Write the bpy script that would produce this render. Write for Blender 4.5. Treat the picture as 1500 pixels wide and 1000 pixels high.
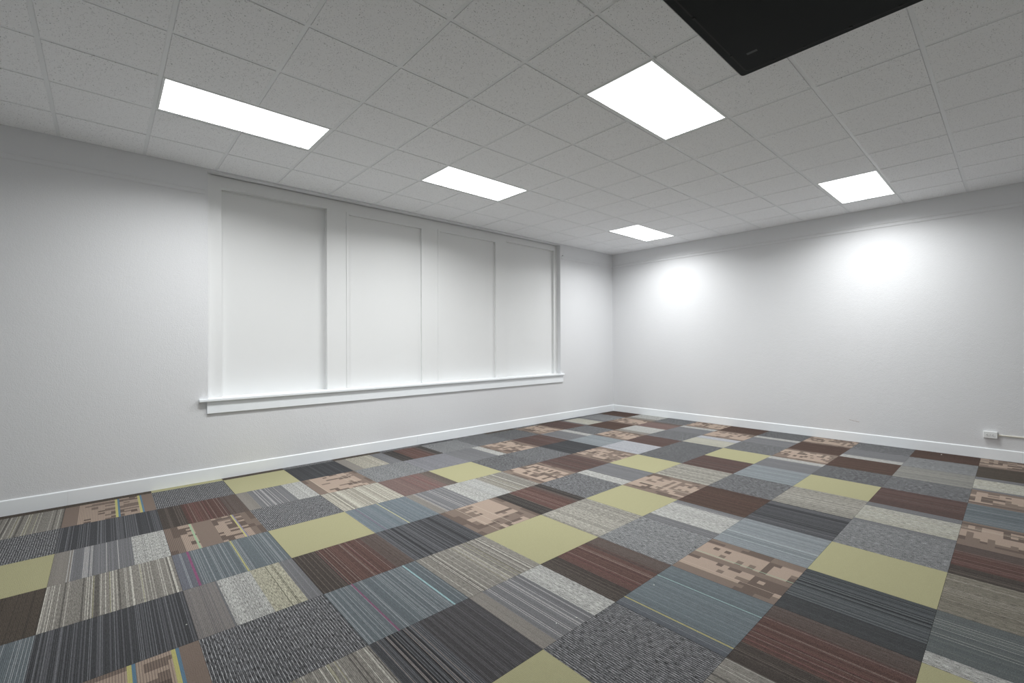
import bpy, bmesh, math, random
import numpy as np
from mathutils import Matrix, Vector

S = bpy.context.scene
C = S.collection
for o in list(bpy.data.objects):
    bpy.data.objects.remove(o, do_unlink=True)

# ---------------------------------------------------------------- camera
F_PX, PITCH, ROLL, YAW, CAM_H = 663.37, 0.004575, -0.0046, 0.83758, 1.4707
cd = bpy.data.cameras.new('camera')
cd.sensor_width = 36.0
cd.lens = F_PX / 1500.0 * 36.0
cd.clip_start = 0.05
cam = bpy.data.objects.new('camera', cd)
C.objects.link(cam)
r0 = Vector((math.sin(YAW), -math.cos(YAW), 0))
g0 = Vector((math.cos(YAW), math.sin(YAW), 0))
zz = Vector((0, 0, 1))
fw = g0 * math.cos(PITCH) + zz * math.sin(PITCH)
up = -g0 * math.sin(PITCH) + zz * math.cos(PITCH)
rt = r0 * math.cos(ROLL) + up * math.sin(ROLL)
up = -r0 * math.sin(ROLL) + up * math.cos(ROLL)
m = Matrix((rt, up, -fw)).transposed().to_4x4()
m.translation = (0, 0, CAM_H)
cam.matrix_world = m
S.camera = cam

# ---------------------------------------------------------------- world, exposure
w = bpy.data.worlds.new('world')
S.world = w
w.use_nodes = True
w.node_tree.nodes['Background'].inputs[0].default_value = (0.5, 0.55, 0.6, 1)
w.node_tree.nodes['Background'].inputs[1].default_value = 0.05
S.view_settings.view_transform = 'Standard'
S.view_settings.look = 'None'
S.view_settings.gamma = 1
S.view_settings.use_curve_mapping = False
S.view_settings.exposure = 0.0
S.cycles.use_denoising = True
S.cycles.max_bounces = 10
S.cycles.diffuse_bounces = 8
LIGHT = 2.4           # glow of the troffer diffusers
LAMP_W, LAMP_SPREAD = 46.0, 156.0   # lamp behind each lens, its throw
LIGHT_COL = (0.985, 1.0, 1.0)

# ---------------------------------------------------------------- room measures (metres)
H = 3.3845           # ceiling face
XR = 8.2354          # far right-hand wall
YL = 5.8606          # window wall
XB, YB = -2.0, -2.4   # walls behind the camera
T = 0.6096           # carpet and ceiling module (24 in)

# ---------------------------------------------------------------- helpers
def srgb(r, g, b):
    f = lambda c: (c / 255 / 12.92) if c / 255 <= 0.04045 else ((c / 255 + 0.055) / 1.055) ** 2.4
    return (f(r), f(g), f(b))

def add_box(bm, x0, x1, y0, y1, z0, z1):
    vs = [bm.verts.new((x, y, z)) for z in (z0, z1) for y in (y0, y1) for x in (x0, x1)]
    for q in ((0, 2, 3, 1), (4, 5, 7, 6), (0, 1, 5, 4), (2, 6, 7, 3), (0, 4, 6, 2), (1, 3, 7, 5)):
        bm.faces.new([vs[i] for i in q])
    return vs

def add_prism(bm, prof, a, b, axis):
    """profile [(d, z)] swept along an axis: 'x' -> (t, d, z); 'y' -> (d, t, z)"""
    def P(t, d, z):
        return (t, d, z) if axis == 'x' else (d, t, z)
    A = [bm.verts.new(P(a, d, z)) for d, z in prof]
    B = [bm.verts.new(P(b, d, z)) for d, z in prof]
    n = len(prof)
    for i in range(n):
        bm.faces.new((A[i], A[(i + 1) % n], B[(i + 1) % n], B[i]))
    bm.faces.new(A); bm.faces.new(B[::-1])

def add_tube(bm, p0, p1, r, n=14, sx=1.0, sz=1.0):
    p0, p1 = Vector(p0), Vector(p1)
    d = (p1 - p0).normalized()
    a = d.cross(Vector((0, 0, 1)))
    if a.length < 1e-3: a = Vector((1, 0, 0))
    a.normalize(); b = a.cross(d)
    ra, rb = [], []
    for i in range(n):
        t = 2 * math.pi * i / n
        o = a * math.cos(t) * r * sx + b * math.sin(t) * r * sz
        ra.append(bm.verts.new(p0 + o)); rb.append(bm.verts.new(p1 + o))
    for i in range(n):
        bm.faces.new((ra[i], ra[(i + 1) % n], rb[(i + 1) % n], rb[i]))
    bm.faces.new(ra[::-1]); bm.faces.new(rb)

def add_rounded_slab(bm, x0, x1, y0, y1, z0, z1, r, n=6):
    pts = []
    for cx, cy, a0 in ((x1 - r, y1 - r, 0), (x0 + r, y1 - r, 90), (x0 + r, y0 + r, 180), (x1 - r, y0 + r, 270)):
        for k in range(n + 1):
            t = math.radians(a0 + 90 * k / n)
            pts.append((cx + r * math.cos(t), cy + r * math.sin(t)))
    A = [bm.verts.new((x, y, z0)) for x, y in pts]
    B = [bm.verts.new((x, y, z1)) for x, y in pts]
    k = len(pts)
    for i in range(k):
        bm.faces.new((A[i], A[(i + 1) % k], B[(i + 1) % k], B[i]))
    bm.faces.new(A[::-1]); bm.faces.new(B)

def obj(name, bm, mat, parent=None, bevel=0.0, segs=2, smooth=False):
    bmesh.ops.recalc_face_normals(bm, faces=bm.faces[:])
    me = bpy.data.meshes.new(name)
    bm.to_mesh(me); bm.free()
    if mat: me.materials.append(mat)
    o = bpy.data.objects.new(name, me)
    C.objects.link(o)
    if parent:
        o.parent = parent
        o.matrix_parent_inverse = Matrix.Translation(-parent.location)
    if smooth:
        for p in me.polygons: p.use_smooth = True
    if bevel:
        md = o.modifiers.new('bevel', 'BEVEL')
        md.width = bevel; md.segments = segs; md.limit_method = 'ANGLE'
    return o

def struct(name, bm, mat, **k):
    o = obj(name, bm, mat, **k)
    o['kind'] = 'structure'
    return o

def thing(name, label, cat, loc, group=None):
    o = bpy.data.objects.new(name, None)
    o.empty_display_size = 0.1
    C.objects.link(o); o.location = loc
    o['label'] = label; o['category'] = cat
    if group: o['group'] = group
    return o

# ---------------------------------------------------------------- materials
def new_mat(name):
    mt = bpy.data.materials.new(name); mt.use_nodes = True
    nt = mt.node_tree
    return mt, nt, nt.nodes['Principled BSDF']

def N(nt, kind, **k):
    n = nt.nodes.new(kind)
    for a, b in k.items(): setattr(n, a, b)
    return n

def paint(name, col, rough=0.6, bump=0.0, bscale=60.0, mottle=0.03, mscale=1.5, fine=0.0):
    mt, nt, b = new_mat(name)
    L = nt.links.new
    tc = N(nt, 'ShaderNodeTexCoord')
    n1 = N(nt, 'ShaderNodeTexNoise'); n1.inputs['Scale'].default_value = mscale; n1.inputs['Detail'].default_value = 4
    L(tc.outputs['Object'], n1.inputs['Vector'])
    mr = N(nt, 'ShaderNodeMapRange'); mr.inputs['To Min'].default_value = 1 - mottle; mr.inputs['To Max'].default_value = 1 + mottle
    L(n1.outputs['Fac'], mr.inputs['Value'])
    vm = N(nt, 'ShaderNodeVectorMath', operation='SCALE'); vm.inputs[0].default_value = col
    L(mr.outputs[0], vm.inputs['Scale'])
    L(vm.outputs[0], b.inputs['Base Color'])
    b.inputs['Roughness'].default_value = rough
    if bump:
        n2 = N(nt, 'ShaderNodeTexNoise'); n2.inputs['Scale'].default_value = bscale; n2.inputs['Detail'].default_value = 5
        L(tc.outputs['Object'], n2.inputs['Vector'])
        n3 = N(nt, 'ShaderNodeTexNoise'); n3.inputs['Scale'].default_value = bscale * 0.18; n3.inputs['Detail'].default_value = 3
        L(tc.outputs['Object'], n3.inputs['Vector'])
        ad = N(nt, 'ShaderNodeMath', operation='MULTIPLY_ADD'); ad.inputs[1].default_value = 0.5
        L(n3.outputs['Fac'], ad.inputs[0]); L(n2.outputs['Fac'], ad.inputs[2])
        bp = N(nt, 'ShaderNodeBump'); bp.inputs['Strength'].default_value = 1.0; bp.inputs['Distance'].default_value = bump
        L(ad.outputs[0], bp.inputs['Height']); L(bp.outputs[0], b.inputs['Normal'])
    return mt

WALL = srgb(225, 226, 228)
M_wall = paint('wall plaster', WALL, 0.55, bump=0.0018, bscale=125, mottle=0.02, mscale=0.8)
M_rail = paint('picture rail paint', WALL, 0.5, bump=0.0004, bscale=40, mottle=0.02)
M_case = paint('casing paint', srgb(229, 230, 230), 0.42, bump=0.0004, bscale=25, mottle=0.015, mscale=2)
M_board = paint('board paint', srgb(229, 230, 230), 0.45, bump=0.0005, bscale=30, mottle=0.02, mscale=1.2)
M_white = paint('white gloss trim', srgb(246, 250, 253), 0.3, bump=0.0002, bscale=25, mottle=0.01)
M_grid = paint('ceiling grid metal', srgb(236, 238, 240), 0.45, mottle=0.01)
M_frame = paint('fixture frame enamel', srgb(232, 235, 235), 0.35, mottle=0.01)
M_plastic = paint('white plastic', srgb(236, 238, 238), 0.35, mottle=0.01)
M_race = paint('cream raceway plastic', srgb(225, 222, 210), 0.4, mottle=0.01)
M_dark = paint('dark slot', srgb(30, 30, 32), 0.6, mottle=0.02)
M_black = paint('black plastic', srgb(25, 29, 29), 0.42, bump=0.0002, bscale=300, mottle=0.08, mscale=3)
M_black2 = paint('black cover', srgb(19, 23, 23), 0.5, bump=0.0002, bscale=250, mottle=0.10, mscale=4)
for _m in (M_black, M_black2):
    _b = _m.node_tree.nodes['Principled BSDF']
    _b.inputs['Roughness'].default_value = 0.7; _b.inputs['Specular IOR Level'].default_value = 0.22
M_groove = paint('black groove', srgb(6, 7, 7), 0.7, mottle=0.02)
M_stick = paint('grey sticker', srgb(38, 42, 42), 0.5, mottle=0.1, mscale=60)
M_steel = paint('bracket steel', srgb(60, 62, 64), 0.5, mottle=0.04)
M_lint = paint('white lint', srgb(235, 235, 230), 0.9, mottle=0.05, mscale=200)
M_nail = paint('rusty nail', srgb(70, 62, 55), 0.5, mottle=0.2, mscale=300)
M_scuff = paint('brown scuff', srgb(150, 128, 122), 0.7, mottle=0.15, mscale=200)
M_deck = paint('plenum deck', srgb(120, 120, 120), 0.8, mottle=0.05)

def ceiling_tile_mat():
    mt, nt, b = new_mat('acoustic tile')
    L = nt.links.new
    tc = N(nt, 'ShaderNodeTexCoord')
    a = N(nt, 'ShaderNodeTexNoise'); a.inputs['Scale'].default_value = 150; a.inputs['Detail'].default_value = 2
    L(tc.outputs['Object'], a.inputs['Vector'])
    c1 = N(nt, 'ShaderNodeMapRange'); c1.inputs['From Min'].default_value = 0.645; c1.inputs['From Max'].default_value = 0.72
    L(a.outputs['Fac'], c1.inputs['Value'])
    f = N(nt, 'ShaderNodeTexNoise'); f.inputs['Scale'].default_value = 70; f.inputs['Detail'].default_value = 6
    L(tc.outputs['Object'], f.inputs['Vector'])
    c2 = N(nt, 'ShaderNodeMapRange'); c2.inputs['To Min'].default_value = 0.94; c2.inputs['To Max'].default_value = 1.05
    L(f.outputs['Fac'], c2.inputs['Value'])
    vm = N(nt, 'ShaderNodeVectorMath', operation='SCALE'); vm.inputs[0].default_value = srgb(247, 248, 250)
    L(c2.outputs[0], vm.inputs['Scale'])
    mx = N(nt, 'ShaderNodeMix', data_type='RGBA')
    L(c1.outputs[0], mx.inputs['Factor']); L(vm.outputs[0], mx.inputs['A'])
    mx.inputs['B'].default_value = (*srgb(96, 98, 98), 1)
    L(mx.outputs['Result'], b.inputs['Base Color'])
    b.inputs['Roughness'].default_value = 0.9
    bp = N(nt, 'ShaderNodeBump', invert=True); bp.inputs['Distance'].default_value = 0.002
    L(c1.outputs[0], bp.inputs['Height']); L(bp.outputs[0], b.inputs['Normal'])
    return mt
M_tile = ceiling_tile_mat()

def emit_mat():
    mt, nt, b = new_mat('light diffuser')
    b.inputs['Base Color'].default_value = (0.9, 0.9, 0.9, 1)
    b.inputs['Emission Color'].default_value = (*LIGHT_COL, 1)
    b.inputs['Emission Strength'].default_value = LIGHT
    return mt
M_emit = emit_mat()

def carpet_mat():
    mt, nt, b = new_mat('carpet tile pile')
    L = nt.links.new
    col = N(nt, 'ShaderNodeVertexColor', layer_name='Col')
    tex = N(nt, 'ShaderNodeVertexColor', layer_name='Tex')
    sep = N(nt, 'ShaderNodeSeparateColor'); L(tex.outputs['Color'], sep.inputs[0])
    tc = N(nt, 'ShaderNodeTexCoord')
    def noise(sx, sy, det=2):
        mp = N(nt, 'ShaderNodeMapping'); mp.inputs['Scale'].default_value = (sx, sy, 1)
        L(tc.outputs['Object'], mp.inputs['Vector'])
        n = N(nt, 'ShaderNodeTexNoise'); n.inputs['Scale'].default_value = 1; n.inputs['Detail'].default_value = det
        L(mp.outputs[0], n.inputs['Vector'])
        r = N(nt, 'ShaderNodeMapRange'); r.inputs['From Min'].default_value = 0.3; r.inputs['From Max'].default_value = 0.7
        r.inputs['To Min'].default_value = -1; r.inputs['To Max'].default_value = 1
        L(n.outputs['Fac'], r.inputs['Value'])
        return r.outputs[0]
    dash = noise(270, 30, 1)       # loops broken along the stripe
    speck = noise(230, 190, 3)     # fibre speckle
    w = N(nt, 'ShaderNodeTexWave', wave_type='BANDS', bands_direction='X'); w.inputs['Scale'].default_value = 38
    L(tc.outputs['Object'], w.inputs['Vector'])
    wr = N(nt, 'ShaderNodeMapRange'); wr.inputs['To Min'].default_value = -1; wr.inputs['To Max'].default_value = 1
    L(w.outputs['Fac'], wr.inputs['Value'])
    acc = None
    for src, ch in ((dash, 0), (speck, 1), (wr.outputs[0], 2)):
        mu = N(nt, 'ShaderNodeMath', operation='MULTIPLY'); L(src, mu.inputs[0]); L(sep.outputs[ch], mu.inputs[1])
        if acc is None: acc = mu.outputs[0]
        else:
            ad = N(nt, 'ShaderNodeMath', operation='ADD'); L(acc, ad.inputs[0]); L(mu.outputs[0], ad.inputs[1]); acc = ad.outputs[0]
    one = N(nt, 'ShaderNodeMath', operation='ADD'); one.inputs[1].default_value = 1.0; L(acc, one.inputs[0])
    mxm = N(nt, 'ShaderNodeMath', operation='MAXIMUM'); mxm.inputs[1].default_value = 0.08; L(one.outputs[0], mxm.inputs[0])
    vm = N(nt, 'ShaderNodeVectorMath', operation='SCALE'); L(col.outputs['Color'], vm.inputs[0]); L(mxm.outputs[0], vm.inputs['Scale'])
    L(vm.outputs[0], b.inputs['Base Color'])
    b.inputs['Roughness'].default_value = 0.95
    b.inputs['Specular IOR Level'].default_value = 0.15
    bp = N(nt, 'ShaderNodeBump'); bp.inputs['Distance'].default_value = 0.0012; bp.inputs['Strength'].default_value = 0.6
    L(speck, bp.inputs['Height']); L(bp.outputs[0], b.inputs['Normal'])
    return mt
M_carpet = carpet_mat()

# ---------------------------------------------------------------- room shell
WD = 0.10                       # depth of the window recess
U0, U1 = 0.838, 6.541           # recess ends along the window wall
SILL_T, SILL_B = 0.888, 0.858
HEAD = 3.366
bm = bmesh.new()
add_box(bm, XB - .2, U0, YL, YL + .25, 0, H + .3)
add_box(bm, U1, XR + .2, YL, YL + .25, 0, H + .3)
add_box(bm, U0, U1, YL, YL + .25, 0, SILL_B)
add_box(bm, U0, U1, YL, YL + .25, HEAD, H + .3)
struct('wall_left', bm, M_wall)
bm = bmesh.new(); add_box(bm, XR, XR + .2, YB - .2, YL, 0, H + .3); struct('wall_right', bm, M_wall)
bm = bmesh.new(); add_box(bm, XB - .2, XB, YB - .2, YL, 0, H + .3); struct('wall_back', bm, M_wall)
bm = bmesh.new(); add_box(bm, XB, XR, YB - .2, YB, 0, H + .3); struct('wall_front', bm, M_wall)

# ceiling: tegular tiles hung in a flat T-grid, one mesh for the tiles, one part for the grid
GX0, GY0 = 0.30, 1.61
LIGHTS = {  # grid cell origin (x of low edge, y of low edge), 2 cells long in x
    'A': (0, 4), 'B': (4, 4), 'C': (4, 0), 'D': (10, 4), 'E': (10, -1)}
light_cells = set()
for a, (i, j) in LIGHTS.items():
    light_cells |= {(i, j), (i + 1, j)}
LIPZ = 0.0035
bm = bmesh.new(); bg = bmesh.new()
i0, i1 = math.floor((XB - GX0) / T), math.ceil((XR - GX0) / T)
j0, j1 = math.floor((YB - GY0) / T), math.ceil((YL - GY0) / T)
rng = random.Random(4)
for i in range(i0, i1):
    for j in range(j0, j1):
        xa, xb = max(GX0 + i * T, XB), min(GX0 + (i + 1) * T, XR)
        ya, yb = max(GY0 + j * T, YB), min(GY0 + (j + 1) * T, YL)
        if xb - xa < 0.05 or yb - ya < 0.05 or (i, j) in light_cells: continue
        if XR - xb < 0.05: xb = XR
        g = 0.0138
        dz = rng.uniform(-0.0007, 0.0007)
        add_box(bm, xa + g, xb - g, ya + g, yb - g, H + dz, H + .019)
        add_box(bm, xa + .003, xb - .003, ya + .003, yb - .003, H + .0055, H + .0185)
ceil = struct('ceiling', bm, M_tile, bevel=0.0016, segs=2)
for i in range(i0, i1 + 1):
    x = GX0 + i * T
    if XB < x < XR - .05:
        for j in range(j0, j1):
            if (i - 1, j) in light_cells and (i, j) in light_cells and any((i - 1, j) == c for c in LIGHTS.values()): continue
            add_box(bg, x - .012, x + .012, max(GY0 + j * T, YB), min(GY0 + (j + 1) * T, YL), H + LIPZ, H + LIPZ + .0015)
for j in range(j0, j1 + 1):
    y = GY0 + j * T
    if YB < y < YL - .02:
        add_box(bg, XB, XR, y - .012, y + .012, H + LIPZ + .0001, H + LIPZ + .0016)
for a in ((XB, XB + .022, YB, YL), (XR - .022, XR, YB, YL), (XB, XR, YB, YB + .022), (XB, XR, YL - .022, YL)):
    add_box(bg, *a, H + LIPZ + .0002, H + LIPZ + .0017)
gr = obj('ceiling_grid', bg, M_grid, ceil)
bm = bmesh.new(); add_box(bm, XB - .2, XR + .2, YB - .2, YL + .25, H + .3, H + .4); struct('roof_deck', bm, M_deck)

# baseboards: eased white board
def baseboard(name, axis, wall, sgn, a, b, joints=()):
    t, h = 0.0135, 0.135
    prof = [(wall, 0.0), (wall + sgn * t, 0.0), (wall + sgn * t, h - .009), (wall + sgn * (t - .002), h - .004),
            (wall + sgn * (t - .006), h - .001), (wall, h)]
    bm = bmesh.new()
    cuts = [a] + list(joints) + [b]
    for k in range(len(cuts) - 1):
        add_prism(bm, prof, cuts[k] + (.0006 if k else 0), cuts[k + 1] - (.0006 if k < len(cuts) - 2 else 0), axis)
    return struct(name, bm, M_white)
baseboard('baseboard_left', 'x', YL, -1, XB, XR, (-0.25, 3.40))
baseboard('baseboard_right', 'y', XR, -1, YB, YL - .0135, (1.35,))
baseboard('baseboard_back', 'y', XB, 1, YB, YL - .0135)
baseboard('baseboard_front', 'x', YB, 1, XB + .0135, XR - .0135)

# picture rail (thin painted moulding) left of the window, right of it, and along the right wall
def rail(name, axis, wall, sgn, a, b):
    z0, z1 = 3.098, 3.160
    prof = [(wall, z0), (wall + sgn * .008, z0), (wall + sgn * .010, z0 + .012), (wall + sgn * .006, z0 + .022),
            (wall + sgn * .006, z1 - .016), (wall + sgn * .011, z1 - .010), (wall + sgn * .011, z1 - .002), (wall, z1)]
    bm = bmesh.new(); add_prism(bm, prof, a, b, axis)
    return struct(name, bm, M_rail)
rail('trim_1', 'x', YL, -1, XB, 0.812)
rail('trim_2', 'x', YL, -1, 6.572, XR)
rail('trim_3', 'y', XR, -1, YB, YL - .011)
rail('trim_4', 'y', XB, 1, YB, YL - .011)

# ---------------------------------------------------------------- boarded-over window
YF = YL + WD                    # face of the casing inside the recess
k = YF / YL
win = bpy.data.objects.new('window_1', None); C.objects.link(win)
win.location = ((U0 + U1) / 2, YL, SILL_T); win['kind'] = 'structure'
def zf(z): return CAM_H + (z - CAM_H) * k
P = [  # opening left, right (on the casing face), recess depth, top, bead
    (0.966 * k, 2.112 * k, .085, zf(3.203), False),
    (2.360 * k, 3.529 * k, .022, zf(3.203), True),
    (3.767 * k, 4.954 * k, .022, zf(3.212), True),
    (5.150 * k, 6.352 * k, .045, zf(3.232), False)]
ZB = SILL_T
# casing: stiles, mullions and head, one board assembly
bm = bmesh.new()
edges = [U0]
for a, b_, d, zt, bead in P: edges += [a, b_]
edges.append(U1)
for q in range(0, len(edges), 2):
    add_box(bm, edges[q], edges[q + 1], YF, YF + .10, ZB, HEAD)
for (a, b_, d, zt, bead) in P:
    add_box(bm, a, b_, YF, YF + .10, zt, HEAD)
obj('window_frame', bm, M_case, win)
bm = bmesh.new()   # outer bead against the wall reveal, and a flat cap under the ceiling
add_box(bm, U0, U0 + .040, YF - .010, YF, ZB, HEAD)
add_box(bm, U1 - .022, U1, YF - .016, YF, ZB, HEAD)
add_box(bm, U0 + .040, U1 - .022, YF - .014, YF, zf(3.335), HEAD)
obj('frame_bead', bm, M_case, win, bevel=.002)
for (a, b_, d, zt, bead) in P:
    bm = bmesh.new()
    add_box(bm, a, b_, YF + d, YF + .098, ZB, zt)
    pn = obj('window_panel', bm, M_board, win)
    if bead:
        bm = bmesh.new(); wd = .036; y0, y1 = YF - .009, YF + d
        add_box(bm, a, a + wd, y0, y1, ZB, zt)
        add_box(bm, b_ - wd * 1.3, b_, y0, y1, ZB, zt)
        add_box(bm, a + wd, b_ - wd * 1.3, y0, y1, zt - .030, zt)
        obj('panel_bead', bm, M_case, pn, bevel=.002)
    else:
        bm = bmesh.new(); y0, y1 = YF + d - .012, YF + d
        add_box(bm, a, a + .014, y0, y1, ZB, zt); add_box(bm, b_ - .014, b_, y0, y1, ZB, zt)
        add_box(bm, a + .014, b_ - .014, y0, y1, zt - .014, zt)
        obj('panel_bead', bm, M_case, pn, bevel=.003)
bm = bmesh.new()
add_box(bm, U0, U1, YL, YF + .09, SILL_B, SILL_T)
add_box(bm, 0.752, 6.603, YL - .052, YL, SILL_B, SILL_T)
bmesh.ops.remove_doubles(bm, verts=bm.verts[:], dist=1e-5)
obj('window_sill', bm, M_white, win, bevel=.006, segs=3)
bm = bmesh.new()
add_box(bm, 0.826, 6.592, YL - .022, YL, 0.727, SILL_B)
obj('window_apron', bm, M_white, win, bevel=.002)

# ---------------------------------------------------------------- ceiling lights
LAB = {
    'A': 'ceiling panel light above the left end of the boarded window, leftmost of the lights',
    'B': 'bright rectangular ceiling panel light, second of three in the row beside the boarded window',
    'C': 'large-looking bright ceiling panel light beside the black ceiling screen',
    'D': 'smallest bright ceiling panel light, farthest away near the corner of the two walls',
    'E': 'bright ceiling panel light close to the blank right-hand wall',
}
for a, (i, j) in LIGHTS.items():
    x0, x1 = GX0 + i * T, GX0 + (i + 2) * T
    y0, y1 = GY0 + j * T, GY0 + (j + 1) * T
    t = thing('ceiling_light', LAB[a], 'ceiling light', ((x0 + x1) / 2, (y0 + y1) / 2, H), 'recessed panel lights in the ceiling grid')
    bm = bmesh.new(); e = .013; fr = .030
    for q in ((x0 + e, x1 - e, y0 + e, y0 + fr), (x0 + e, x1 - e, y1 - fr, y1 - e),
              (x0 + e, x0 + fr, y0 + fr, y1 - fr), (x1 - fr, x1 - e, y0 + fr, y1 - fr)):
        add_box(bm, *q, H + .001, H + .060)
    add_box(bm, x0 + e, x1 - e, y0 + e, y1 - e, H + .060, H + .075)
    obj('frame', bm, M_frame, t)
    bm = bmesh.new(); add_box(bm, x0 + fr, x1 - fr, y0 + fr, y1 - fr, H + .004, H + .010)
    obj('diffuser', bm, M_emit, t)
    ld = bpy.data.lights.new('lamp', 'AREA')
    ld.shape = 'RECTANGLE'; ld.size = x1 - x0 - 2 * fr; ld.size_y = y1 - y0 - 2 * fr
    ld.energy = LAMP_W; ld.spread = math.radians(LAMP_SPREAD); ld.color = LIGHT_COL
    lo = bpy.data.objects.new('lamp', ld); C.objects.link(lo)
    lo.location = (0, 0, .0035); lo.parent = t

# small white clip hanging at the grid crossing beside the near light
t = thing('grid_clip', 'tiny white clip on the ceiling grid at the corner of the light beside the screen', 'clip', (2.742, 1.603, H - .008))
bm = bmesh.new(); add_box(bm, 2.730, 2.758, 1.598, 1.611, H - .010, H + .0055)
add_box(bm, 2.742, 2.748, 1.602, 1.608, H - .022, H - .010)
obj('clip_body', bm, M_frame, t, bevel=.001)

# ---------------------------------------------------------------- black panel under the ceiling
zb = H - .100
x1p, x0p, yA, yB = 3.240, 1.570, 1.236, 0.277
t = thing('ceiling_mounted_screen', 'large flat black rectangular screen mounted flat under the ceiling tiles', 'screen', ((x0p + x1p) / 2, (yA + yB) / 2, H))
bm = bmesh.new(); add_rounded_slab(bm, x0p, x1p, yB, yA, zb, zb + .055, .022)
obj('housing', bm, M_black, t, bevel=.0045, segs=2)
bm = bmesh.new(); add_box(bm, x0p + .022, x1p - .022, yA, yA + .005, zb - .0005, zb + .05)
obj('edge_highlight', bm, M_frame, t)  # pale strip, its colour stands in for light caught along this rim
bm = bmesh.new(); gi = .040
add_rounded_slab(bm, x0p + gi, x1p - gi, yB + gi, yA - gi, zb - .0012, zb, .03)
obj('seam', bm, M_groove, t)
bm = bmesh.new(); gi = .051
add_rounded_slab(bm, x0p + gi, x1p - gi, yB + gi, yA - gi, zb - .0040, zb - .0012, .027)
cov = obj('rear_cover', bm, M_black2, t)
for (cx, cy) in ((x1p - .048, 1.02), (x1p - .048, .85), (x1p - .048, .62), (x1p - .048, .40), (2.95, yA - .048), (2.45, yA - .048), (1.95, yA - .048)):
    bm = bmesh.new(); add_box(bm, cx - .009, cx + .009, cy - .009, cy + .009, zb - .0062, zb - .0012)
    obj('clip', bm, M_groove, t, bevel=.002)
bm = bmesh.new(); add_box(bm, 2.99, 3.013, 1.055, 1.115, zb - .0046, zb - .0040)
obj('sticker', bm, M_stick, cov)
bm = bmesh.new()
add_box(bm, 2.05, 2.75, .60, .66, zb + .055, H - .001); add_box(bm, 2.05, 2.75, .86, .92, zb + .055, H - .001)
obj('ceiling_bracket', bm, M_steel, t, bevel=.003)

# ---------------------------------------------------------------- outlet and raceway on the right wall
ox = XR
t = thing('wall_outlet', 'white surface-mounted electrical outlet box low on the right-hand wall', 'outlet', (ox, .211, .306))
bm = bmesh.new(); add_box(bm, ox - .034, ox, .149, .273, .264, .348)
obj('box', bm, M_plastic, t, bevel=.004)
bm = bmesh.new(); add_box(bm, ox - .040, ox - .034, .151, .271, .266, .346)
cp = obj('cover_plate', bm, M_plastic, t, bevel=.003)
for cy in (.186, .236):
    bm = bmesh.new(); add_tube(bm, (ox - .0425, cy, .306), (ox - .040, cy, .306), .0165, 20)
    sk = obj('socket', bm, M_plastic, t)
    bm = bmesh.new()
    for dz in (-.006, .006):
        add_box(bm, ox - .0428, ox - .0424, cy - .005, cy + .003, .306 + dz - .0013, .306 + dz + .0013)
    add_tube(bm, (ox - .0428, cy + .008, .306), (ox - .0424, cy + .008, .306), .003, 10)
    obj('slot', bm, M_dark, sk)
bm = bmesh.new(); add_tube(bm, (ox - .0415, .211, .306), (ox - .040, .211, .306), .003, 10)
obj('screw', bm, M_steel, t)
t = thing('cable_raceway', 'thin cream cable raceway running along the wall from the outlet box to the right edge', 'raceway', (ox, -.8, .309))
bm = bmesh.new()
add_prism(bm, [(ox, .300), (ox - .011, .300), (ox - .014, .303), (ox - .014, .313), (ox - .011, .316), (ox, .316)], YB, .149, 'y')
obj('channel', bm, M_race, t)
bm = bmesh.new()
add_prism(bm, [(ox, .297), (ox - .016, .297), (ox - .016, .319), (ox, .319)], .128, .149, 'y')
obj('end_collar', bm, M_race, t, bevel=.002)

# nail beside the window head, scuff on the right wall
t = thing('nail', 'small dark nail in the wall just right of the boarded window head', 'nail', (6.592, YL, 3.160))
bm = bmesh.new(); add_tube(bm, (6.592, YL + .004, 3.163), (6.592, YL - .018, 3.166), .003, 10); obj('shank', bm, M_nail, t)
bm = bmesh.new(); add_tube(bm, (6.592, YL - .018, 3.166), (6.592, YL - .021, 3.166), .0075, 14); obj('head', bm, M_nail, t)
bm = bmesh.new()
for q, (dy, dz) in enumerate(((0, 0), (-.035, -.007), (-.068, -.012), (-.095, -.016))):
    add_tube(bm, (XR - .0004, 1.655 + dy, .318 + dz), (XR - .0004, 1.655 + dy - .028, .318 + dz - .006), .0022, 8)
sc = obj('wall_scuff', bm, M_scuff)
sc['label'] = 'short brownish scuff mark low on the right-hand wall above the baseboard'; sc['category'] = 'scuff mark'

# ---------------------------------------------------------------- carpet tiles (one floor mesh, pile colours per yarn row)
FU0, FV0 = 0.95944, -3.95323
VOFF = {-3: .042, -2: .03, -1: .019, 4: -.022, 5: -.013}
UOFF = {2: -.034, 5: -.021, 7: .021, 8: .022, 9: -.028}
def gu(i): return FU0 + (i + UOFF.get(i, 0)) * T
def gv(j): return FV0 + (j + VOFF.get(j, 0)) * T

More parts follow.
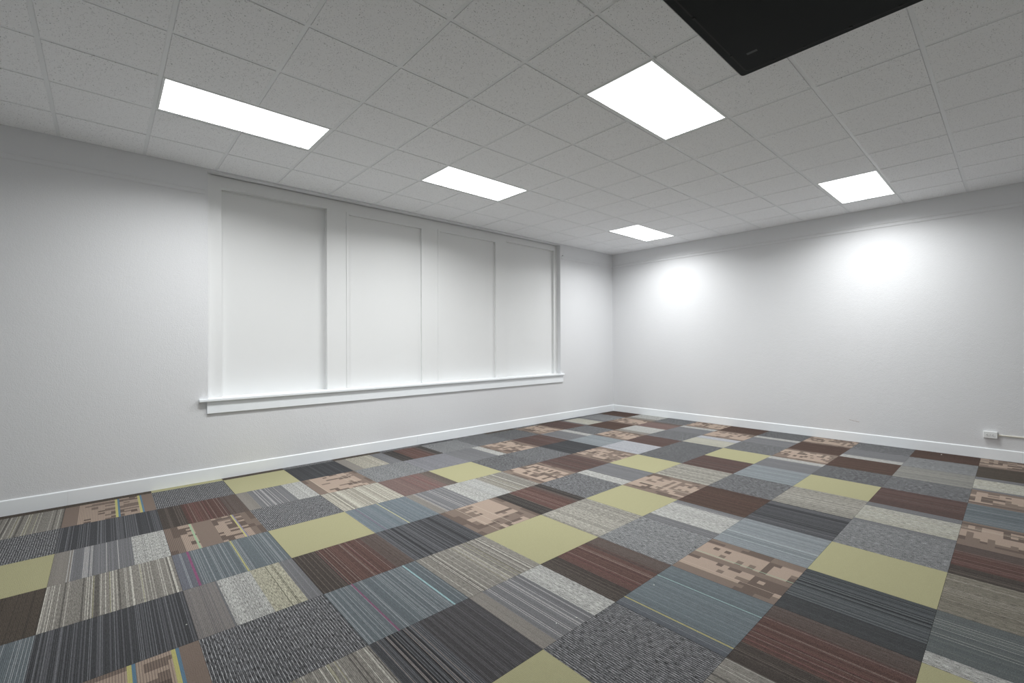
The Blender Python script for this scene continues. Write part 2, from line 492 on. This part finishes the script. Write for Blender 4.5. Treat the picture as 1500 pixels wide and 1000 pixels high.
# kind of each tile, rows j across from the window wall, i along it
ROWS = {
    -4: (-6, 'W K D D D G D K D K C K D K D C K D'),
    -3: (-6, 'K G C W Ta K G Cd Sa Rc Kf K Kd T R Sb Kf Rb'),
    -2: (-6, 'R W G K Cs Rs Sh T Kf Lk Sk T R Sk K Rb T Sg'),
    -1: (-6, 'G B K G Sh Tb K Ww Rp G Kd K Cd Bl T Sg Rp K'),
    0: (-6, 'C K T D W Bm G By Sh Ws T R T L R K Sk T'),
    1: (-6, 'W G R B Cs Sm Rs C T Rc K Sl G Kd Kd Lb T Rb'),
    2: (-6, 'K C T W Ta K Bc W G Wk G T Wk R G K Sk Kd'),
    3: (-6, 'G B K R T W Cr Sh2 Rs Kf Ss Rb K Bl Sk T Rb T'),
    4: (-6, 'R W G C B K G K Bd Tg Bl C Wk G Kd Rb Sl K'),
    5: (-6, 'T G K W R K G W Rs Cb G Kf Sb R K Wg Kf Rb'),
    6: (-6, 'B K R T G C K R G Sx Wb Rs T B T Sb D T'),
    7: (-6, 'W C G K R B T W K G R C K G T R C B'),
    8: (-6, 'K T W R C G B K W T R G C W K B R G'),
    9: (-6, 'C G R K T W G R B K W C G R T K W C'),
    10: (-6, 'T K G W C R B G K T W R C G B K T R'),
    11: (-6, 'G R K B W C T K G R W B T C K G R W'),
}
NU = 180
def A3(*c): return np.array(srgb(*c))

def stripes(rg, base, alt, n=None, p=0.5, dev=0.05, run=(1, 3)):
    """yarn rows across the tile: slow drift between the two yarns with thin single-row lines"""
    n = n or NU
    out = np.zeros((n, 3)); q = 0
    mid = base * (1 - .45 * p) + alt * .45 * p
    while q < n:                                   # broad soft groups
        r_ = rg.randint(5, 16)
        out[q:q + r_] = mid * (1 + rg.uniform(-dev, dev) * 1.6); q += r_
    q = 0
    while q < n:                                   # single yarns
        out[q:q + 1] = (alt if rg.random() < p else base * .5 + out[q] * .5) * (1 + rg.uniform(-dev, dev))
        q += rg.randint(1, 1 + run[1])
    return out

def band(o, a, b, src):
    n = len(o); i_, k_ = int(round(a * n)), int(round(b * n)); o[i_:k_] = src[i_:k_]

def lines(rg, o, a, b, count, col, w=1):
    n = len(o)
    for _ in range(count):
        q = int(rg.uniform(a, b) * n) // 2 * 2; o[q:q + w] = col

def tex(n, d, s, r): return np.tile(np.array([d * 1.25, s * 1.5 if s > .1 else s, r, 1.0]), (n, 1))

GREEN = A3(163, 159, 114)
CH1, CH2, CH3 = A3(64, 65, 68), A3(112, 113, 118), A3(84, 85, 88)
RD0, RD1, RD2, RD3 = A3(84, 74, 70), A3(112, 76, 70), A3(142, 122, 112), A3(104, 92, 86)
KG1, KG2 = A3(88, 89, 92), A3(150, 150, 152)
GREY = A3(116, 116, 119)
SIL = A3(180, 180, 175)
GREI = A3(142, 136, 128)
BEI = A3(176, 172, 148)
BL1, BL2 = A3(96, 107, 113), A3(146, 152, 156)
WH0, WH1, WH2 = A3(132, 127, 119), A3(196, 192, 180), A3(104, 100, 94)
BR1, BR2, BR3 = A3(170, 148, 130), A3(128, 110, 98), A3(108, 92, 82)

def painter(kind, rg):
    n = NU
    k0 = kind[0]
    O = np.zeros((n, 3)); X = tex(n, .1, .2, .05); G2 = None
    if k0 == 'G':
        O[:] = GREEN * rg.uniform(.96, 1.04); X = tex(n, .02, .06, .05)
    elif k0 == 'C':
        O = stripes(rg, CH1, CH2, p=.5, run=(1, 2)); X = tex(n, .12, .16, .02)
        if kind == 'Cd': O = stripes(rg, CH1, CH3, p=.5, run=(1, 3))
        if kind == 'Cr':
            band(O, .45, 1, stripes(rg, A3(74, 72, 74), A3(96, 94, 97), p=.4, run=(1, 2)))
            lines(rg, O, .02, .5, 9, A3(140, 130, 124)); lines(rg, O, .02, .4, 6, A3(50, 50, 52), 2)
        if kind == 'Cb':
            O = stripes(rg, A3(74, 78, 82), A3(112, 118, 120), p=.4, run=(1, 2)); band(O, 0, .3, stripes(rg, A3(70, 72, 74), A3(84, 86, 88), p=.4))
            lines(rg, O, .3, 1, 7, A3(44, 45, 48), 2)
        if kind == 'C': lines(rg, O, 0, 1, 5, A3(48, 48, 52), 2)
    elif k0 == 'R':
        O = stripes(rg, RD0, RD1, p=.55, run=(1, 3)); X = tex(n, .16, .22, .02)
        lines(rg, O, 0, 1, 7, RD2)
        if kind in ('Rs', 'Rc'):
            c1 = A3(84, 78, 72)
            band(O, 0, .28, stripes(rg, A3(76, 68, 63), A3(110, 100, 92), p=.3))
            band(O, .28, .72, stripes(rg, A3(92, 68, 62), A3(118, 86, 78), p=.5))
            lines(rg, O, .28, .8, 6, RD2); lines(rg, O, .2, .6, 3, A3(132, 84, 84))
            band(O, .78, 1, stripes(rg, RD3, A3(92, 76, 70), p=.4))
            if kind == 'Rc': band(O, 0, .25, stripes(rg, A3(58, 54, 52), A3(110, 104, 100), p=.3)); band(O, .85, 1, stripes(rg, A3(58, 54, 52), A3(110, 104, 100), p=.3))
        if kind == 'Rp': O = stripes(rg, A3(132, 108, 102), A3(112, 88, 84), p=.5); lines(rg, O, .3, 1, 6, A3(146, 86, 84)); band(O, .8, 1, stripes(rg, RD3, A3(120, 108, 98), p=.4))
        if kind == 'Rb': O = stripes(rg, A3(84, 66, 56), A3(98, 74, 66), p=.5); lines(rg, O, .1, .7, 3, A3(120, 80, 72))
    elif k0 == 'K':
        O = stripes(rg, KG1, KG1 * 1.25, p=.3, run=(1, 1)); X = tex(n, .62, .36, .0)
        O[::4] = KG2
        if kind == 'Kf': O = stripes(rg, A3(112, 114, 116), A3(132, 134, 136), p=.5, run=(1, 1)); O[::4] = A3(150, 151, 152); X = tex(n, .50, .40, 0)
        if kind == 'Kd': O = O * .86
    elif k0 == 'L':
        O = stripes(rg, A3(176, 178, 184), A3(158, 160, 168), p=.3); X = tex(n, .2, .25, 0)
        if kind == 'Lb': band(O, 0, .7, stripes(rg, BEI, SIL, p=.5))
        if kind == 'Lk': O = stripes(rg, A3(136, 136, 142), A3(124, 124, 130), p=.5, run=(1, 1))
    elif k0 == 'D':
        O = stripes(rg, A3(90, 80, 70), A3(78, 70, 62), p=.5); X = tex(n, .16, .2, 0)
    elif k0 == 'B':
        O = stripes(rg, BL1, BL2, p=.36, run=(1, 2)); X = tex(n, .12, .14, 0)
        if kind == 'Bl': O = stripes(rg, A3(124, 134, 140), A3(154, 160, 164), p=.5, run=(1, 2)); lines(rg, O, 0, 1, 3, A3(186, 200, 200))
        if kind == 'Bm': band(O, 0, .16, stripes(rg, A3(104, 106, 118), BL2, p=.35)); lines(rg, O, .14, .145, 1, A3(150, 78, 122), 4); lines(rg, O, .57, .575, 1, A3(182, 178, 112), 3)
        if kind == 'By': O = stripes(rg, A3(104, 118, 126), A3(134, 142, 150), p=.5, run=(1, 2)); lines(rg, O, .5, .505, 1, A3(190, 188, 140), 3); lines(rg, O, .16, .165, 1, A3(150, 100, 140), 1)
        if kind == 'Bc': lines(rg, O, .27, .275, 1, A3(138, 84, 116), 3); lines(rg, O, .84, .845, 1, A3(150, 192, 196), 3)
        if kind == 'Bd':
            O = stripes(rg, A3(101, 113, 119), A3(128, 137, 142), p=.4, run=(1, 3)); band(O, 0, .12, stripes(rg, A3(92, 98, 106), A3(120, 124, 130), p=.4))
            lines(rg, O, .13, .135, 1, A3(178, 168, 104), 3); lines(rg, O, .72, .725, 1, A3(150, 186, 180), 2)
    elif k0 == 'W':
        O = stripes(rg, WH0, WH1, p=.30, run=(1, 2)); lines(rg, O, 0, 1, 7, WH2, 2); X = tex(n, .24, .18, 0)
        lines(rg, O, .3, .8, 4, A3(150, 146, 110))
        if kind == 'Ww': O = stripes(rg, A3(150, 144, 130), A3(214, 210, 192), p=.45, run=(1, 2)); lines(rg, O, 0, 1, 6, WH2)
        if kind == 'Ws': band(O, 0, .35, stripes(rg, SIL, A3(150, 152, 152), p=.4))
        if kind == 'Wk': O = stripes(rg, A3(134, 130, 122), A3(186, 182, 168), p=.4, run=(1, 1)); X = tex(n, .36, .26, 0)
        if kind == 'Wg': O = stripes(rg, A3(130, 130, 126), A3(166, 162, 150), p=.3)
        if kind == 'Wb': O = stripes(rg, A3(122, 116, 102), A3(150, 143, 128), p=.45); lines(rg, O, .3, 1, 8, A3(176, 170, 156)); X = tex(n, .3, .2, 0)
    elif k0 == 'S':
        O = stripes(rg, GREY, A3(130, 130, 134), p=.4, run=(1, 2)); X = tex(n, .08, .2, 0)
        Sv = stripes(rg, SIL, A3(160, 160, 156), p=.35, run=(1, 1)); Xs = tex(n, .38, .25, 0)
        Gr = stripes(rg, GREI, GREI * .9, p=.4)
        def sv(a, b): band(O, a, b, Sv); band(X, a, b, Xs)
        if kind in ('Sh', 'Sh2'):
            band(O, 0, .16, Gr); lines(rg, O, .12, .66, 11, A3(186, 184, 182), 1); sv(.68, 1)
        elif kind == 'Sk': sv(.76, 1)
        elif kind == 'Sl': sv(0, .28)
        elif kind == 'Sm':
            band(O, 0, .26, stripes(rg, A3(136, 130, 126), A3(120, 116, 116), p=.5)); sv(.28, .58)
            band(O, .58, .86, stripes(rg, BEI, BEI * .95, p=.5)); band(X, .58, .86, Xs); lines(rg, O, .6, .84, 3, A3(110, 108, 90))
        elif kind == 'Sa': band(O, 0, .2, Gr); band(O, .2, .72, stripes(rg, A3(182, 176, 158), A3(150, 146, 134), p=.4, run=(1, 1))); band(X, .2, .72, Xs)
        elif kind == 'Sb': band(O, .1, .8, stripes(rg, BEI, SIL, p=.6, run=(1, 1))); band(X, .1, .8, Xs)
        elif kind == 'Sg': sv(.1, 1); band(O, 0, .25, Gr)
        elif kind == 'Ss': sv(.2, .85); lines(rg, O, .88, .95, 2, A3(170, 170, 168))
        elif kind == 'Sx':
            O = stripes(rg, A3(96, 104, 106), A3(114, 118, 116), p=.5, run=(1, 3)); lines(rg, O, .3, 1, 7, A3(168, 168, 160)); sv(0, .2)
    elif k0 == 'T':
        nv = 16
        G2 = np.zeros((n, nv, 3)); X = tex(n, .03, .10, .04)
        fine = kind in ('Ta', 'Tb')
        nb = 14
        lvl = np.zeros((nb, nv), int)
        for a in range(nb):
            q = 0
            while q < nv:
                ln = rg.randint(2, 6)
                lvl[a, q:q + ln] = rg.choice([0, 0, 0, 1, 2]) if 2 <= a < nb - 2 else rg.choice([1, 1, 1, 1, 2]); q += ln
        for a in range(1, nb):                      # blocks two rows wide now and then
            for q in range(nv):
                if rg.random() < .45 and 2 < a < nb - 2: lvl[a, q] = lvl[a - 1, q]
        cs = [BR1, BR2, BR3]
        for a in range(n):
            for q in range(nv):
                c = cs[lvl[min(nb - 1, a * nb // n), q]]
                if fine and (a % 3 == 0): c = c * .62
                G2[a, q] = c
        def fill(a, b, c):
            G2[int(a * n):int(b * n)] = c
        def ln_(a, c, w_=1): G2[int(a * n):int(a * n) + w_] = c
        YG, CY = A3(186, 180, 96), A3(84, 124, 150)
        if kind == 'Ta':
            fill(0, .16, BR2); fill(.86, 1, BR2); ln_(.55, YG, 5); ln_(.578, CY, 4); ln_(.82, YG, 5); ln_(.848, CY, 4)
        elif kind == 'Tb':
            fill(.30, .52, BR2); ln_(.27, A3(150, 178, 140), 4); ln_(.75, YG, 4); ln_(.772, A3(136, 130, 152), 3)
        elif kind == 'Tg':
            fill(.43, .53, BR2); ln_(.55, A3(150, 178, 148), 2); ln_(.2, A3(190, 168, 150)); ln_(.85, A3(120, 100, 88))
        else:
            for _ in range(3): ln_(rg.uniform(.15, .85), A3(200, 184, 160))
    if G2 is not None:
        G2 = soften(G2)
    else: O = soften(O)
    if k0 != 'G':
        O = O * .90
        O[1::2] = O[1::2] * .74
        if G2 is not None: G2 = G2 * .90
    return O, X, G2

def soften(c, k=.25):
    """yarns share a little grey ground colour"""
    g = c.mean(axis=-1, keepdims=True)
    return c * (1 - k) + g * k

verts, faces, cols, texs = [], [], [], []
SEAM = .0007
rows_sorted = sorted(ROWS)
for j in rows_sorted:
    i_start, txt = ROWS[j]
    for q, kind in enumerate(txt.split()):
        i = i_start + q
        ua, ub = gu(i) + SEAM, gu(i + 1) - SEAM
        va, vb = gv(j) + SEAM, gv(j + 1) - SEAM
        ua, ub = max(ua, XB), min(ub, XR); va, vb = max(va, -YL), min(vb, -YB)
        if ub - ua < .004 or vb - va < .004: continue
        rg = random.Random(1000 * (i + 20) + j + 50)
        O, X, G2 = painter(kind, rg)
        nv = 1 if G2 is None else G2.shape[1]
        fulla, fullb = gu(i), gu(i + 1); ga, gb = gv(j), gv(j + 1)
        us = np.clip(np.linspace(fulla, fullb, NU + 1), ua, ub)
        vs = np.clip(np.linspace(ga, gb, nv + 1), va, vb)
        base = len(verts)
        for v in vs:
            for u in us: verts.append((u, -v, 0.0))
        for b_ in range(nv):
            for a in range(NU):
                if us[a + 1] - us[a] < 1e-5 or vs[b_ + 1] - vs[b_] < 1e-5: continue
                p0 = base + b_ * (NU + 1) + a
                faces.append((p0, p0 + NU + 1, p0 + NU + 2, p0 + 1))
                cols.append(O[a] if G2 is None else G2[a, b_]); texs.append(X[a])
# dark underlay seen in the hairline seams
nb = len(verts)
verts += [(XB, YB, -.002), (XR, YB, -.002), (XR, YL, -.002), (XB, YL, -.002), (XB, YB, -.1), (XR, YB, -.1), (XR, YL, -.1), (XB, YL, -.1)]
for f_ in ((0, 1, 2, 3), (7, 6, 5, 4), (0, 4, 5, 1), (1, 5, 6, 2), (2, 6, 7, 3), (3, 7, 4, 0)):
    faces.append(tuple(nb + x for x in f_)); cols.append(A3(46, 44, 44)); texs.append(np.array([0, .1, 0, 1.]))
me = bpy.data.meshes.new('floor')
me.from_pydata(verts, [], faces)
me.materials.append(M_carpet)
FLOOR_GAIN = 1.0
ca = me.color_attributes.new('Col', 'FLOAT_COLOR', 'CORNER')
ta = me.color_attributes.new('Tex', 'FLOAT_COLOR', 'CORNER')
carr = np.ones((len(faces), 4)); carr[:, :3] = np.array(cols) * FLOOR_GAIN
ca.data.foreach_set('color', np.repeat(carr, 4, axis=0).astype(np.float32).ravel())
ta.data.foreach_set('color', np.repeat(np.array(texs), 4, axis=0).astype(np.float32).ravel())
me.update()
fl = bpy.data.objects.new('floor', me); C.objects.link(fl); fl['kind'] = 'structure'

# ---------------------------------------------------------------- lint specks on the carpet
def lint(px, py, r, label):
    d = Vector(rt) * ((px - 750) / F_PX) + Vector(up) * (-(py - 500) / F_PX) + Vector(fw)
    s = -CAM_H / d.z
    x, y = d.x * s, d.y * s
    bm = bmesh.new(); rg = random.Random(int(px))
    bmesh.ops.create_icosphere(bm, subdivisions=2, radius=r)
    for v in bm.verts:
        v.co *= rg.uniform(.7, 1.25); v.co.z *= .5; v.co += Vector((x, y, r * .55))
    o = obj('lint_speck', bm, M_lint, smooth=True)
    o['label'] = label; o['category'] = 'lint'; o['group'] = 'white lint specks on the carpet'
lint(844.5, 905, .0042, 'white lint speck on the grey striped carpet tile left of the large dashed grey tile')
lint(815, 913, .003, 'smaller white lint speck on the grey striped carpet tile, nearer its beige edge')
lint(958, 857, .004, 'white lint speck on the blue-grey carpet tile beside the maroon striped tile')
lint(273, 915, .0036, 'white lint speck on the charcoal striped carpet tile at lower left')
lint(1379, 666, .007, 'white lint speck on the maroon carpet tile at the foot of the right wall')
